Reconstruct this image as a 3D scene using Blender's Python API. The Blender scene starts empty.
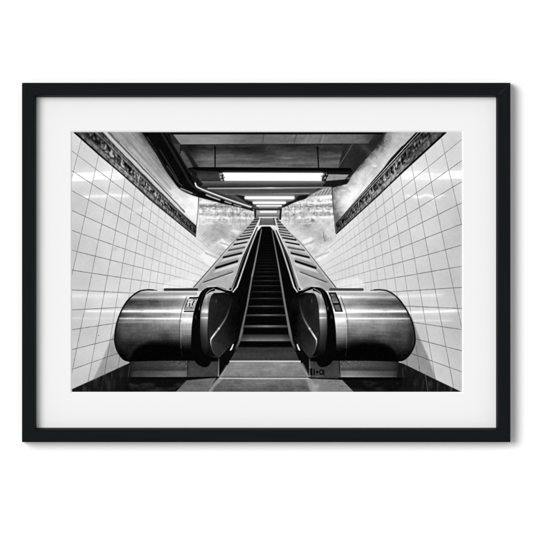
import bpy, bmesh, math
import numpy as np
from mathutils import Vector, Matrix

C = bpy.context.scene.collection
MM = 0.001
CAM_D = 5.0                       # metres from wall to camera

# ------------------------------------------------------------------
# helpers
# ------------------------------------------------------------------
def tag(o, label=None, cat=None, group=None, kind=None):
    if label: o['label'] = label
    if cat: o['category'] = cat
    if group: o['group'] = group
    if kind: o['kind'] = kind
    return o

def new_mat(name):
    m = bpy.data.materials.new(name); m.use_nodes = True
    nt = m.node_tree
    return m, nt, nt.nodes['Principled BSDF']

def link(name, me, mat, parent=None):
    o = bpy.data.objects.new(name, me); C.objects.link(o)
    me.materials.append(mat)
    if parent: o.parent = parent
    return o

# ------------------------------------------------------------------
# materials
# ------------------------------------------------------------------
def wall_material():
    m, nt, b = new_mat('wall_paint')
    n = nt.nodes.new('ShaderNodeTexNoise'); n.inputs['Scale'].default_value = 420
    tc = nt.nodes.new('ShaderNodeTexCoord')
    nt.links.new(tc.outputs['Object'], n.inputs['Vector'])
    bp = nt.nodes.new('ShaderNodeBump'); bp.inputs['Strength'].default_value = 0.04
    bp.inputs['Distance'].default_value = 0.0003
    nt.links.new(n.outputs['Fac'], bp.inputs['Height'])
    nt.links.new(bp.outputs['Normal'], b.inputs['Normal'])
    b.inputs['Base Color'].default_value = (0.93, 0.93, 0.93, 1)
    b.inputs['Roughness'].default_value = 0.9
    b.inputs['Specular IOR Level'].default_value = 0.1
    return m

def frame_material():
    m, nt, b = new_mat('black_stained_wood')
    tc = nt.nodes.new('ShaderNodeTexCoord')
    mp = nt.nodes.new('ShaderNodeMapping'); mp.inputs['Scale'].default_value = (9, 400, 400)
    n = nt.nodes.new('ShaderNodeTexNoise'); n.inputs['Scale'].default_value = 1.0
    n.inputs['Detail'].default_value = 5
    nt.links.new(tc.outputs['Object'], mp.inputs['Vector'])
    nt.links.new(mp.outputs['Vector'], n.inputs['Vector'])
    r = nt.nodes.new('ShaderNodeValToRGB')
    r.color_ramp.elements[0].position = 0.3; r.color_ramp.elements[0].color = (0.0030, 0.0048, 0.0056, 1)
    r.color_ramp.elements[1].position = 0.7; r.color_ramp.elements[1].color = (0.0044, 0.0067, 0.0077, 1)
    nt.links.new(n.outputs['Fac'], r.inputs['Fac'])
    nt.links.new(r.outputs['Color'], b.inputs['Base Color'])
    bp = nt.nodes.new('ShaderNodeBump'); bp.inputs['Strength'].default_value = 0.12
    bp.inputs['Distance'].default_value = 0.0002
    nt.links.new(n.outputs['Fac'], bp.inputs['Height'])
    nt.links.new(bp.outputs['Normal'], b.inputs['Normal'])
    b.inputs['Roughness'].default_value = 0.55
    b.inputs['Specular IOR Level'].default_value = 0.05
    return m

def card_material(name, col, scale=900):
    m, nt, b = new_mat(name)
    tc = nt.nodes.new('ShaderNodeTexCoord')
    n = nt.nodes.new('ShaderNodeTexNoise'); n.inputs['Scale'].default_value = scale
    nt.links.new(tc.outputs['Object'], n.inputs['Vector'])
    mx = nt.nodes.new('ShaderNodeMix'); mx.data_type = 'RGBA'
    mx.inputs[6].default_value = (col[0]*.985, col[1]*.985, col[2]*.985, 1)
    mx.inputs[7].default_value = (col[0], col[1], col[2], 1)
    nt.links.new(n.outputs['Fac'], mx.inputs[0])
    nt.links.new(mx.outputs[2], b.inputs['Base Color'])
    b.inputs['Roughness'].default_value = 0.95
    b.inputs['Specular IOR Level'].default_value = 0.0
    return m

def ink_material():
    m, nt, b = new_mat('printed_ink')
    a = nt.nodes.new('ShaderNodeAttribute'); a.attribute_name = 'ink'
    nt.links.new(a.outputs['Color'], b.inputs['Base Color'])
    b.inputs['Roughness'].default_value = 0.9
    b.inputs['Specular IOR Level'].default_value = 0.0
    return m

M_WALL = wall_material(); M_FRAME = frame_material()
M_MAT = card_material('mat_card', (0.758, 0.758, 0.76))
M_CORE = card_material('mat_core_white', (0.86, 0.86, 0.86))
M_PAPER = card_material('print_paper', (0.8, 0.8, 0.8))
M_INK = ink_material()
INK_GAIN = 1.17                   # radiance of a perfectly white sheet in this light

# ------------------------------------------------------------------
# the plain wall the frame hangs on
# ------------------------------------------------------------------
me = bpy.data.meshes.new('wall')
bm = bmesh.new()
bmesh.ops.create_cube(bm, size=1)
for v in bm.verts:
    v.co.x *= 6; v.co.z *= 5; v.co.y = v.co.y*0.1 + 0.05
bm.to_mesh(me); bm.free()
wall = link('wall', me, M_WALL); tag(wall, kind='structure')

# ------------------------------------------------------------------
# frame: photograph units are millimetres from the middle of the wall
# ------------------------------------------------------------------
CX = CY = 266.5
def P(x, y, depth):
    """reference millimetres (x right, y down) at a height 'depth' mm off the wall -> world"""
    k = (CAM_D - depth*MM)/CAM_D
    return ((x-CX)*MM*k, -depth*MM, (CY-y)*MM*k)

OX0, OX1, OY0, OY1 = 22.0, 510.4, 82.8, 442.1
FW = 14.4
frame = bpy.data.objects.new('picture_frame', None); C.objects.link(frame)
frame.location = ((((OX0+OX1)/2)-CX)*MM, 0, (CY-OY1)*MM)
frame.empty_display_size = 0.05
tag(frame, 'black framed monochrome photograph of a subway escalator, with wide white mat, on white wall', 'picture frame')
bpy.context.view_layer.update()
INV = frame.matrix_world.inverted()

def add_child(name, me, mat, parent):
    """mesh is in world coordinates: move it into the frame's local space"""
    me.transform(INV)
    o = link(name, me, mat, parent)
    return o

GAP = 3.0
profile = [(0, GAP), (9, GAP), (9, 6.8), (FW, 6.8), (FW, 9.0), (FW-1.9, 16.6), (FW-2.3, 17), (0.5, 17), (0, 16.4)]
corners = [(OX0, OY0, 1, 1), (OX1, OY0, -1, 1), (OX1, OY1, -1, -1), (OX0, OY1, 1, -1)]
for i in range(4):
    a, b_ = corners[i], corners[(i+1) % 4]
    bm = bmesh.new()
    rings = []
    for (c, sgn) in ((a, 1), (b_, -1)):
        ring = []
        for (u, z) in profile:
            x, y = c[0]+c[2]*u, c[1]+c[3]*u
            g = 0.015*sgn                       # hairline at the mitre
            if i % 2 == 0: x += g if c[2] == 1 else g
            else: y += g if i == 1 else -g
            ring.append(bm.verts.new(P(x, y, z)))
        rings.append(ring)
    n = len(profile)
    for j in range(n):
        bm.faces.new((rings[0][j], rings[0][(j+1) % n], rings[1][(j+1) % n], rings[1][j]))
    bm.faces.new(rings[0]); bm.faces.new(rings[1][::-1])
    bmesh.ops.recalc_face_normals(bm, faces=bm.faces)
    me = bpy.data.meshes.new('frame_rail'); bm.to_mesh(me); bm.free()
    # turn each rail so that its own x runs along the wood grain
    rail = link('frame_rail', me, M_FRAME)
    from mathutils import Matrix
    R = Matrix.Rotation(math.radians(90 if i % 2 else 0), 4, 'Y')
    me.transform(R.inverted() @ INV)
    rail.parent = frame
    rail.matrix_local = R
    bv = rail.modifiers.new('soft_edges', 'BEVEL'); bv.width = 0.00022; bv.segments = 2
    bv.limit_method = 'ANGLE'; bv.angle_limit = math.radians(28)

# the one mitre that shows as a pale hairline: filler in the joint
jm, jnt, jb = new_mat('joint_filler')
jb.inputs['Base Color'].default_value = (0.022, 0.024, 0.025, 1); jb.inputs['Roughness'].default_value = 0.8
jb.inputs['Specular IOR Level'].default_value = 0.1
bm = bmesh.new(); jv = []
for dd_ in (17.04, 16.2):
    for (x, y) in ((OX1-.5, OY0+.2), (OX1-.2, OY0+.5), (OX1-12.1, OY0+12.4), (OX1-12.4, OY0+12.1)):
        jv.append(bm.verts.new(P(x, y, dd_)))
for f in ((0,1,2,3), (7,6,5,4), (0,4,5,1), (1,5,6,2), (2,6,7,3), (3,7,4,0)): bm.faces.new([jv[j] for j in f])
bmesh.ops.recalc_face_normals(bm, faces=bm.faces)
me = bpy.data.meshes.new('corner_joint'); bm.to_mesh(me); bm.free()
add_child('corner_joint', me, jm, frame)

# backing board, standing a little proud so the frame floats just off the wall
me = bpy.data.meshes.new('backing_board')
bm = bmesh.new()
bmesh.ops.create_cube(bm, size=1)
for v in bm.verts:
    v.co = Vector(P((OX0+10) if v.co.x < 0 else (OX1-10), (OY0+10) if v.co.z > 0 else (OY1-10), 4.0 if v.co.y < 0 else 0.2))
bmesh.ops.recalc_face_normals(bm, faces=bm.faces)
bm.to_mesh(me); bm.free()
add_child('backing_board', me, M_CORE, frame)

# mat board with its window
PX0, PX1, PY0, PY1 = 72.0, 461.9, 132.2, 391.8
def ring_mesh(outer, inner, do, di, thick=None):
    bm = bmesh.new()
    def rect(r, d): return [bm.verts.new(P(x, y, d)) for (x, y) in ((r[0], r[2]), (r[1], r[2]), (r[1], r[3]), (r[0], r[3]))]
    A = rect(outer, do); B = rect(inner, di)
    for j in range(4): bm.faces.new((A[j], A[(j+1) % 4], B[(j+1) % 4], B[j]))
    if thick:
        A2 = rect(outer, do-thick); B2 = rect(inner, di-thick)
        for j in range(4):
            bm.faces.new((A[j], A2[j], A2[(j+1) % 4], A[(j+1) % 4]))
            bm.faces.new((A2[j], B2[j], B2[(j+1) % 4], A2[(j+1) % 4]))
    bmesh.ops.recalc_face_normals(bm, faces=bm.faces)
    me = bpy.data.meshes.new('m'); bm.to_mesh(me); bm.free()
    return me
BV = 1.4
mo = (OX0+9.3, OX1-9.3, OY0+9.3, OY1-9.3)
mi = (PX0-BV, PX1+BV, PY0-BV, PY1+BV)
mat_board = add_child('mat_board', ring_mesh(mo, mi, 6.6, 6.6, 1.4), M_MAT, frame)
bev = add_child('window_bevel', ring_mesh(mi, (PX0, PX1, PY0, PY1), 6.6, 5.2), M_CORE, mat_board)

# print paper under the mat
me = bpy.data.meshes.new('photo_print')
bm = bmesh.new()
q = (PX0-12, PX1+12, PY0-12, PY1+12)
vs = [bm.verts.new(P(x, y, d)) for d in (5.05, 4.7) for (x, y) in ((q[0], q[2]), (q[1], q[2]), (q[1], q[3]), (q[0], q[3]))]
for f in ((0,1,2,3), (7,6,5,4), (0,4,5,1), (1,5,6,2), (2,6,7,3), (3,7,4,0)): bm.faces.new([vs[j] for j in f])
bmesh.ops.recalc_face_normals(bm, faces=bm.faces)
bm.to_mesh(me); bm.free()
photo = add_child('photo_print', me, M_PAPER, frame)
photo['label'] = 'black and white photograph of an escalator in a tiled subway passage'

# ------------------------------------------------------------------
# THE PRINTED PICTURE: drawn in code as tones of ink on the flat sheet
# ------------------------------------------------------------------
X0, Y0, WPX, HPX, S = 71.8, 132.0, 390.3, 260.0, 3.0
W, H = int(WPX*S), int(HPX*S)
xs = X0 + np.arange(W+1)/S; ys = Y0 + np.arange(H+1)/S
GX, GY = np.meshgrid(xs, ys)
I = np.full(GX.shape, 60.0)
REG = np.zeros(GX.shape, np.uint8)
(CEIL, TILES, FRIEZE, PLASTER, LAMP, STEPS, RAIL, DRUM, SIDE, BALU, FLOOR, SKIRT, PIPE, PLINTH, BEAM, HOUSING) = range(16)

rng = np.random.default_rng(7)
TAB = rng.random((256, 256))
def vn(x, y, seed=0):
    x = x + seed*17.31; y = y + seed*5.77
    xi = np.floor(x).astype(int); yi = np.floor(y).astype(int)
    fx = x-xi; fy = y-yi
    fx = fx*fx*(3-2*fx); fy = fy*fy*(3-2*fy)
    a = TAB[yi & 255, xi & 255]; b = TAB[yi & 255, (xi+1) & 255]
    c = TAB[(yi+1) & 255, xi & 255]; d = TAB[(yi+1) & 255, (xi+1) & 255]
    return (a*(1-fx)+b*fx)*(1-fy) + (c*(1-fx)+d*fx)*fy
def fbm(x, y, seed=0, oct=4):
    s = 0; a = 1; t = 0
    for o in range(oct):
        s = s + a*vn(x*2**o, y*2**o, seed+o*3.1); t += a; a *= 0.55
    return s/t - 0.5                        # about -.35..+.35

def box(pts, pad):
    p = np.asarray(pts, float)
    x0 = max(0, int((p[:, 0].min()-pad-X0)*S)); x1 = min(W+1, int((p[:, 0].max()+pad-X0)*S)+2)
    y0 = max(0, int((p[:, 1].min()-pad-Y0)*S)); y1 = min(H+1, int((p[:, 1].max()+pad-Y0)*S)+2)
    return slice(y0, max(y0, y1)), slice(x0, max(x0, x1))
def seg_d(x, y, a, b):
    dx, dy = b[0]-a[0], b[1]-a[1]
    L = dx*dx+dy*dy + 1e-9
    t = np.clip(((x-a[0])*dx+(y-a[1])*dy)/L, 0, 1)
    return np.hypot(x-a[0]-t*dx, y-a[1]-t*dy), t
def val(t, x, y): return t(x, y) if callable(t) else t
def fill(pts, tone, soft=0.35, alpha=1.0, reg=None, mul=False):
    bx = box(pts, soft*2+1); x, y = GX[bx], GY[bx]
    if x.size == 0: return
    d = np.full(x.shape, 1e9); ins = np.zeros(x.shape, bool)
    n = len(pts)
    for i in range(n):
        a, b = pts[i], pts[(i+1) % n]
        d = np.minimum(d, seg_d(x, y, a, b)[0])
        if a[1] != b[1]:
            c = ((a[1] > y) != (b[1] > y)) & (x < (b[0]-a[0])*(y-a[1])/(b[1]-a[1])+a[0])
            ins ^= c
    d = np.where(ins, -d, d)
    cov = np.clip(0.5-d/(2*soft), 0, 1); cov = cov*cov*(3-2*cov)
    k = cov*val(alpha, x, y)
    T = val(tone, x, y)
    I[bx] = I[bx]*(1-k) + (I[bx]*T if mul else T)*k
    if reg is not None: REG[bx] = np.where(cov > 0.5, reg, REG[bx])
def line(pts, w, tone, soft=0.3, alpha=1.0, reg=None):
    n = len(pts)
    w = list(w) if isinstance(w, (list, tuple)) else [w]*n
    tn = list(tone) if isinstance(tone, (list, tuple)) else [tone]*n
    bx = box(pts, max(w)+soft*2+1); x, y = GX[bx], GY[bx]
    if x.size == 0: return
    best = np.full(x.shape, 1e9); T = np.zeros(x.shape)
    for i in range(n-1):
        d, t = seg_d(x, y, pts[i], pts[i+1])
        d = d - (w[i]*(1-t)+w[i+1]*t)/2
        ta = val(tn[i], x, y)*(1-t)+val(tn[i+1], x, y)*t
        m = d < best
        best = np.where(m, d, best); T = np.where(m, ta, T)
    cov = np.clip(0.5-best/(2*soft), 0, 1)*val(alpha, x, y)
    I[bx] = I[bx]*(1-cov)+T*cov
    if reg is not None: REG[bx] = np.where(cov > 0.5, reg, REG[bx])
def spot(cx, cy, rx, ry, tone, alpha=1.0, rot=0, power=1.0):
    bx = box([(cx-3*max(rx, ry), cy-3*max(rx, ry)), (cx+3*max(rx, ry), cy+3*max(rx, ry))], 0)
    x, y = GX[bx]-cx, GY[bx]-cy
    c, s = math.cos(rot), math.sin(rot)
    u, v = (x*c+y*s)/rx, (-x*s+y*c)/ry
    k = np.exp(-(u*u+v*v)**power)*alpha
    I[bx] = I[bx]*(1-k)+tone*k
def cr(pts, n=6):
    """smooth curve through the points"""
    p = [pts[0]]+list(pts)+[pts[-1]]; out = []
    for i in range(1, len(p)-2):
        for k in range(n):
            t = k/n
            out.append(tuple(0.5*(2*p[i][j]+(p[i+1][j]-p[i-1][j])*t+(2*p[i-1][j]-5*p[i][j]+4*p[i+1][j]-p[i+2][j])*t*t
                       + (3*p[i][j]-p[i-1][j]-3*p[i+1][j]+p[i+2][j])*t**3) for j in (0, 1)))
    out.append(tuple(pts[-1])); return out
def ramp(keys):
    a = [k[0] for k in keys]; b = [k[1] for k in keys]
    return lambda v: np.interp(v, a, b)
def ygrad(keys, nz=0, sx=1, sy=1, seed=0):
    r = ramp(keys)
    return lambda x, y: r(y)+nz*fbm(x*sx, y*sy, seed)
def xgrad(keys, nz=0, sx=1, sy=1, seed=0):
    r = ramp(keys)
    return lambda x, y: r(x)+nz*fbm(x*sx, y*sy, seed)

# ---- ceiling base ----
fill([(60, 120), (480, 120), (480, 300), (60, 300)], ygrad([(132, 45), (190, 60), (220, 90)], 14, .1, .3, 3), reg=CEIL)

# ---- glazed tile walls ----
def wall_uv(x, y, right):
    xh = 267+(x-267)*900/(y+600)
    if right:
        d = np.maximum(xh-266, 3); k = (1/d-.005266)/.00058
        dd = np.maximum(x-265.5, 3); r = ((y-300)/dd*195.8-8.5)/21.08
        sp = 21.08*dd/195.8; sc = .00058*d*d
    else:
        d = np.maximum(269-xh, 3); k = (1/d-.005479)/.000545
        dd = np.maximum(269-x, 3); r = ((y-300)/dd*197+10)/19.86
        sp = 19.86*dd/197; sc = .000545*d*d
    return k, r, sp, sc, dd
def tiles(right):
    def f(x, y):
        k, r, sp, sc, dd = wall_uv(x, y, right)
        ki, ri = np.floor(k).astype(int), np.floor(r).astype(int)
        h = TAB[(ri*7+13) & 255, (ki*11+(90 if right else 0)) & 255]
        h2 = TAB[(ri*5+71) & 255, (ki*3+40) & 255]
        near = np.clip((dd-70)/110, 0, 1)
        base = np.interp(y, [132, 180, 240, 290, 330, 391], [226, 218, 214, 212, 208, 203] if not right else [224, 214, 208, 206, 206, 203])
        base = base - 5 + 20*fbm(x*.035, y*.035, 2+right) + 5*fbm(x*.5, y*.5, 5) + (h-.5)*7*near
        base = base + 18*(1-near) - 10*np.clip((dd-165)/40, 0, 1) + 8*fbm(k*1.3, r*1.3, 12)*near
        fr = r-ri; fk = k-ki
        base = base + (fr-.5)*(h2-.5)*10*near      # each tile set at its own slight tilt
        # printed reflections of the lamps: broad streak broken at the joints
        off = (h-.5)*3.0*np.clip((dd-90)/80, 0, 1)+(h2-.5)*(fk-.5)*3.0
        if right:
            bands = [(175.4+off, 4.1, 253, 398, 500, 1), (196.5+off*1.2+1.0*np.sin(x*.35), 1.3, 248, 403, 447, .95),
                     (296.2+(h2-.5)*1.0-.03*(x-404), 1.5, 238, 395, 447, .8), (312.6-(x-404)*.035, 1.3, 250, 400, 462, .9), (320.5, 1.0, 230, 400, 455, .6)]
        else:
            bands = [(177.6+off-.03*(x-72)+(-(x-72)*.03), 4.6, 253, 60, 129, 1), (196.6+off*1.2, 1.6, 248, 80, 133, .85),
                     (295.8+(h2-.5)*.8, 2.0, 234, 60, 128, .7), (311.0+.01*(x-72), 1.1, 246, 82, 125, .9), (318.4, .9, 228, 60, 120, .5)]
        for (yc, hw, tn, xa, xb, al) in bands:
            m = np.clip((hw-np.abs(y-yc))/(0.8+.5*h)+.5, 0, 1)*np.clip((x-xa)/6, 0, 1)*np.clip((xb-x)/8, 0, 1)*al*np.clip(.8+h2*.4+1.0*fbm(x*.15, yc, 14), 0, 1)
            m = np.maximum(m, .45*al*np.exp(-((y-yc)/(hw*2.2))**2)*np.clip((x-xa)/8, 0, 1)*np.clip((xb-x)/10, 0, 1))
            base = base*(1-m)+tn*m
        # joints
        dr = np.minimum(fr, 1-fr)*sp*(.82 if right else .85); dk = np.minimum(fk, 1-fk)*sc
        g = lambda d, s: np.clip((.52-d)/.5, 0, 1)*np.clip((s-2.0)/14, .04, 1)
        m = np.maximum(g(dr, sp)*.95, g(dk, sc)*.85)*(.85+.9*fbm(x*.3, y*.3, 9))
        return base*(1-m)+(86+6*near)*m
    return f
fill([(60, 120), (74.3, 132), (196, 236.8), (199, 190), (266, 214), (266, 300), (200, 400), (60, 400)], tiles(False), reg=TILES)
fill([(475, 105), (445.9, 132.6), (336.3, 234), (331.5, 187), (268, 214), (268, 300), (330, 400), (475, 400)], tiles(True), reg=TILES)

# glossy far stretch of the walls beside the steps
def far_wall(right):
    def f(x, y):
        X = (529-x) if right else x
        c0 = 96*np.log(np.maximum(np.abs(x-266), 3)/10.); r0 = (y-(212+.02*(X-230)))/(1.2+.013*np.abs(x-266))
        ch = TAB[np.floor(r0).astype(int) & 255, np.floor(c0/5.2).astype(int) & 255]
        ch2 = TAB[np.floor(r0).astype(int)*3+50 & 255, np.floor(c0/5.2).astype(int)*5 & 255]
        b = 198+80*fbm(x*.09+y*.03, y*.12, 20+right)+40*fbm(x*.3, y*.45, 23)+14*fbm(x*1.1, y*1.1, 24)
        b = b - 34*np.exp(-((X-216)**2/150+(y-231)**2/70)) - 8*np.exp(-((y-208)/9)**2) + 22*np.exp(-((X-198-(y-215)*.9)**2)/60)*(y > 215) + 30*np.exp(-((X-205)**2/80+(y-199)**2/20))
        fine = np.abs(((y-300)/(np.abs(x-267)+.01)*19) % 1-.5)*2
        b = b + 8 - 16*np.clip((fine-.6)/.3, 0, 1)*np.clip((y-216)/10, 0, 1)
        # rows of small bright reflections
        for (yc, hw, tn, a) in ((202.3, 1.2, 252, .9), (206.6, .8, 120, .6), (211.3, 1.1, 252, .85), (214.6, .7, 150, .5), (217.8, 1.2, 252, .95), (221, .6, 236, .5), (223.5, .8, 240, .5)):
            yy = yc + (X-230)*.02+1.2*fbm(x*.25, y*.05, 31)
            m = np.clip((hw-np.abs(y-yy))/.8+.5, 0, 1)*a*np.clip(.9+2.0*fbm(x*.22+yc, yc, 33+right, 3), 0, 1)
            b = b*(1-m)+tn*m
        up = np.clip((229-y)/16, 0, 1)*np.clip((y-196)/3, 0, 1)
        glint = np.clip((vn(c0/3.6, r0*.95, 35)*.75+ch*.25-.56)/.16, 0, 1)*up
        b = b*(1-.75*glint)+252*.75*glint
        b = b*(1-up*.10*np.clip((.34-ch2)/.15, 0, 1)-up*.17*np.clip((vn(c0/4.1, r0*1.1, 36)-.62)/.2, 0, 1))
        fr0 = np.abs(c0/5.2 % 1-.5)*2; fr1 = np.abs(r0 % 1-.5)*2
        b = b*(1-.10*up*np.maximum(np.clip((fr0-.78)/.2, 0, 1), np.clip((fr1-.72)/.25, 0, 1)))
        b = b - 12*np.clip(.5-np.abs(((1/np.maximum(np.abs(266-x), 2))*900) % 1-.5)*3, 0, 1)*(np.abs(x-266) > 17)*(y < 226)
        return b
    return f
FW_L = [(198.4, 196), (240, 207), (257, 213), (257.5, 217), (253, 224), (246, 232), (232, 244), (221, 257), (211, 252), (198, 238)]
fill(FW_L, far_wall(False), soft=2.5, reg=TILES)
FW_R = [(333, 186.5), (322, 189), (308, 196), (292, 203), (282, 208.5), (281.2, 217), (286, 225), (294, 234), (301, 243.5), (312, 255), (327, 250), (336, 236)]
fill(FW_R, far_wall(True), soft=1.6, reg=TILES)
fill([(309, 196.5), (331, 186.8), (332, 194.5), (318, 196)], lambda x, y: 138+34*np.sin(x*2.1+y*1.2)+20*fbm(x, y, 3), soft=.8, alpha=.8)
fill([(320, 196.6), (332, 195.2), (332.2, 198.6), (321, 199)], 250, soft=.6)
for (cx, cy, rx, ry, t, a) in ((233, 214, 1.2, 5, 110, .7), (236, 221.5, 4, 2.2, 120, .4), (243, 221, 3, 1.3, 130, .45), (205, 206, 5, .9, 90, .6),
        (295, 217, 1.6, 1.4, 120, .5), (304, 214, 1.5, 7, 130, .4), (313, 220.5, 2, 1.5, 70, .55), (308.5, 209, 1, 1.6, 90, .6), (325, 205, 4, 2.5, 120, .45),
        (286, 216, 2, 6, 150, .35), (299, 222, 3, 2, 140, .4), (202, 220, 2, 1.3, 240, .8), (211.5, 223.5, 1.6, 1, 236, .8), (200, 232, 4, 6, 205, .4),
        (213, 236, 7, 4, 150, .4), (320, 232, 6, 6, 150, .35), (327, 224, 5, 3, 150, .3)):
    spot(cx, cy, rx, ry, t, a)
for (x, ya, yb) in ((240, 208, 228), (246, 210, 226), (288.5, 208, 224), (294.5, 204, 224)):
    line([(x, ya), (x+.4, yb)], .8, 140, alpha=.45)
for i in range(8):      # small windows of light repeated in the glaze
    line([(308+i*2.6, 203), (309.5+i*2.6, 203)], 1.6, 252, alpha=.8)
    line([(310+i*2.3, 217), (311.4+i*2.3, 217)], 1.2, 250, alpha=.6*(i % 3 > 0))
    line([(314+i*2.1, 211), (315.2+i*2.1, 211)], 1.2, 246, alpha=.7*(i % 4 > 0))
    line([(200+i*1.9, 203), (201.2+i*1.9, 203)], 1.6, 246, alpha=.6)
line([(323.4, 232), (323.8, 237), (325, 241.2)], .8, 80, soft=.6, alpha=.6); line([(326.4, 234.5), (324.6, 238.6)], .6, 110, soft=.6, alpha=.5)
# bright reflections lying along the slope
for (poly, t, a) in (([(198.2, 256), (211, 267.5), (217, 257.5), (206.5, 250)], 244, .85), ([(216.3, 242.6), (227, 248.5), (230.4, 244.8), (222.4, 238.6)], 246, .85),
        ([(230, 231), (238, 234.5), (241, 231), (233, 229)], 244, .7), ([(320, 262), (333, 252), (329, 249.5), (315.5, 258.8)], 246, .85), ([(305, 245.5), (313, 239.5), (310.5, 236.8), (302, 241.5)], 246, .8),
        ([(160, 287), (172, 280), (196, 277), (190, 288), (172, 291)], 242, .6), ([(335, 287), (343, 280), (358, 277), (366, 285), (350, 291)], 242, .6), ([(128, 210), (150, 206), (152, 209), (132, 214)], 240, .35)):
    fill(poly, t, soft=1.3, alpha=lambda x, y, a=a: a*np.clip(.95+1.1*fbm(x*.6, y*.15, 40), 0, 1))
line([(205.8, 253), (216.5, 257.7)], 1.6, 165, soft=.8, alpha=.8)
line([(220.5, 242.6), (228.2, 245)], 1.3, 160, soft=.7, alpha=.8)
line([(231, 236), (236, 238)], 1, 150, soft=.6, alpha=.6)
line([(303.5, 245), (313.5, 241.5)], 1.4, 165, soft=.7, alpha=.8)
line([(315.5, 257.5), (329, 252)], 1.6, 160, soft=.8, alpha=.7)
spot(115, 249, 3, 2.5, 185, .6)
spot(98.7, 335.4, .5, .4, 60, .9)

# cast shadow wedges printed on the lower tiles
def shade(v): return lambda x, y: v+.1*fbm(x*.2, y*.2, 50)
fill([(119, 318), (113.5, 333), (104, 356), (93, 380), (131, 364), (124, 340)], shade(.77), soft=1.2, mul=True)
fill([(412, 318), (420, 339), (428, 356), (436, 380), (400, 364), (408, 340)], shade(.70), soft=1.2, mul=True)

# black skirting of the passage
def dado(x, y): return 26+70*np.clip(fbm(x*.35, y*.12, 61), 0, 1)*np.clip(np.abs(x-266)/150-.55, 0, 1)*2.4+8*fbm(x*1.5, y*1.5, 6)
fill([(60, 394.5), (72, 389.3), (103.8, 375.2), (130.5, 362.6), (142, 362), (142, 400), (60, 400)], dado, reg=SKIRT)
fill([(475, 398), (460.3, 391.3), (435, 379.2), (404, 364), (392, 360), (388, 400), (475, 400)], dado, reg=SKIRT)
line([(103.8, 376), (101, 392)], .7, 62, alpha=.7); line([(129.5, 366), (128, 379)], .9, 70, alpha=.7)
line([(425.5, 375), (427.8, 392)], .8, 88, alpha=.8); line([(402.5, 368), (404, 382)], 1.2, 62, alpha=.7)

# ---- plaster above the friezes ----
def plaster_l(x, y):
    e = np.interp(y, [132, 150, 169, 185, 193], [142, 153.8, 165, 178, 188])      # pipes begin here
    d = (e-x)
    b = np.interp(y, [132, 145, 160, 175, 188, 200, 226], [146, 156, 172, 188, 205, 240, 236])
    b = b - 62*np.exp(-np.clip(d, 0, 99)/8)*np.clip((190-y)/14, 0, 1)
    s = (300-y)/(269-x)
    t = (x-269)*.7+(300-y)                                   # across the streaks
    wp = .03*fbm(x*.12, y*.12, 72)
    b = b + 70*fbm((s-1+wp)*26, x*.06, 70)*np.clip((205-y)/50, .3, 1) + 34*fbm(x*.16, y*.16, 73) + 16*fbm(x*.5, y*.5, 71)
    return b
fill([(102.6, 130), (152, 130), (174, 168), (199.5, 192), (198.5, 226), (196, 227)], plaster_l, reg=PLASTER)
def crack(s0, x0, x1, w, tone, al=1, sd=0, right=False, reg=None, wob=.9):
    pts = []
    for x in np.arange(x0, x1, 1.6):
        d = (x-265.5) if right else (269-x)
        pts.append((x, 300-s0*d + wob*2*float(fbm(np.array(x*.22), np.array(s0*9.), sd))))
    line(pts, w, tone, alpha=al, reg=reg)
for (s0, x0, x1, w, t, al) in ((1.018, 98, 196.5, 3.0, 212, .85), (1.046, 106, 186, 1.5, 78, .8), (1.058, 120, 183, .8, 225, .6), (1.072, 122, 172, 1.0, 105, .55), (1.13, 100, 172, 2.2, 120, .35), (1.2, 120, 175, 1.4, 205, .3)):
    crack(s0, x0, x1, w, t, al, sd=int(s0*100) % 17, reg=None)
def plaster_r(x, y):
    e = np.interp(y, [132, 147, 167, 179, 185], [387, 378, 359, 349, 338])
    d = x-e
    b = np.interp(y, [132, 145, 160, 175, 190, 205, 224], [178, 186, 200, 218, 238, 240, 232])
    b = b - 125*np.exp(-(np.clip(d+4+14*fbm(x*.12, y*.12, 79)+6*fbm(x*.5, y*.5, 80), 0, 99)/8)**1.4)
    s = (300-y)/(x-265.5)
    wp = .06*fbm(x*.12, y*.12, 77)
    return b + 50*fbm((s-1+wp)*14, x*.08, 75) + 34*fbm(x*.2, y*.2, 78) + 22*fbm(x*.45, y*.45, 76)
fill([(374, 130), (418, 130), (401.5, 147.5), (382.4, 170), (351.5, 206), (335.8, 225), (332, 186), (345, 180)], plaster_r, reg=PLASTER)
for (cx, cy, rx, ry, t, a) in ((344, 188, 3.5, 1.6, 140, .7), (349, 191, 2, 1.2, 165, .6), (338, 186, 3, 1.3, 120, .5), (353, 184, 5, 2, 178, .6), (375, 166, 2, 1.2, 245, .8), (345, 200, 8, 7, 248, .7), (362, 176, 6, 5, 226, .4)):
    spot(cx, cy, rx, ry, t, a)

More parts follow.
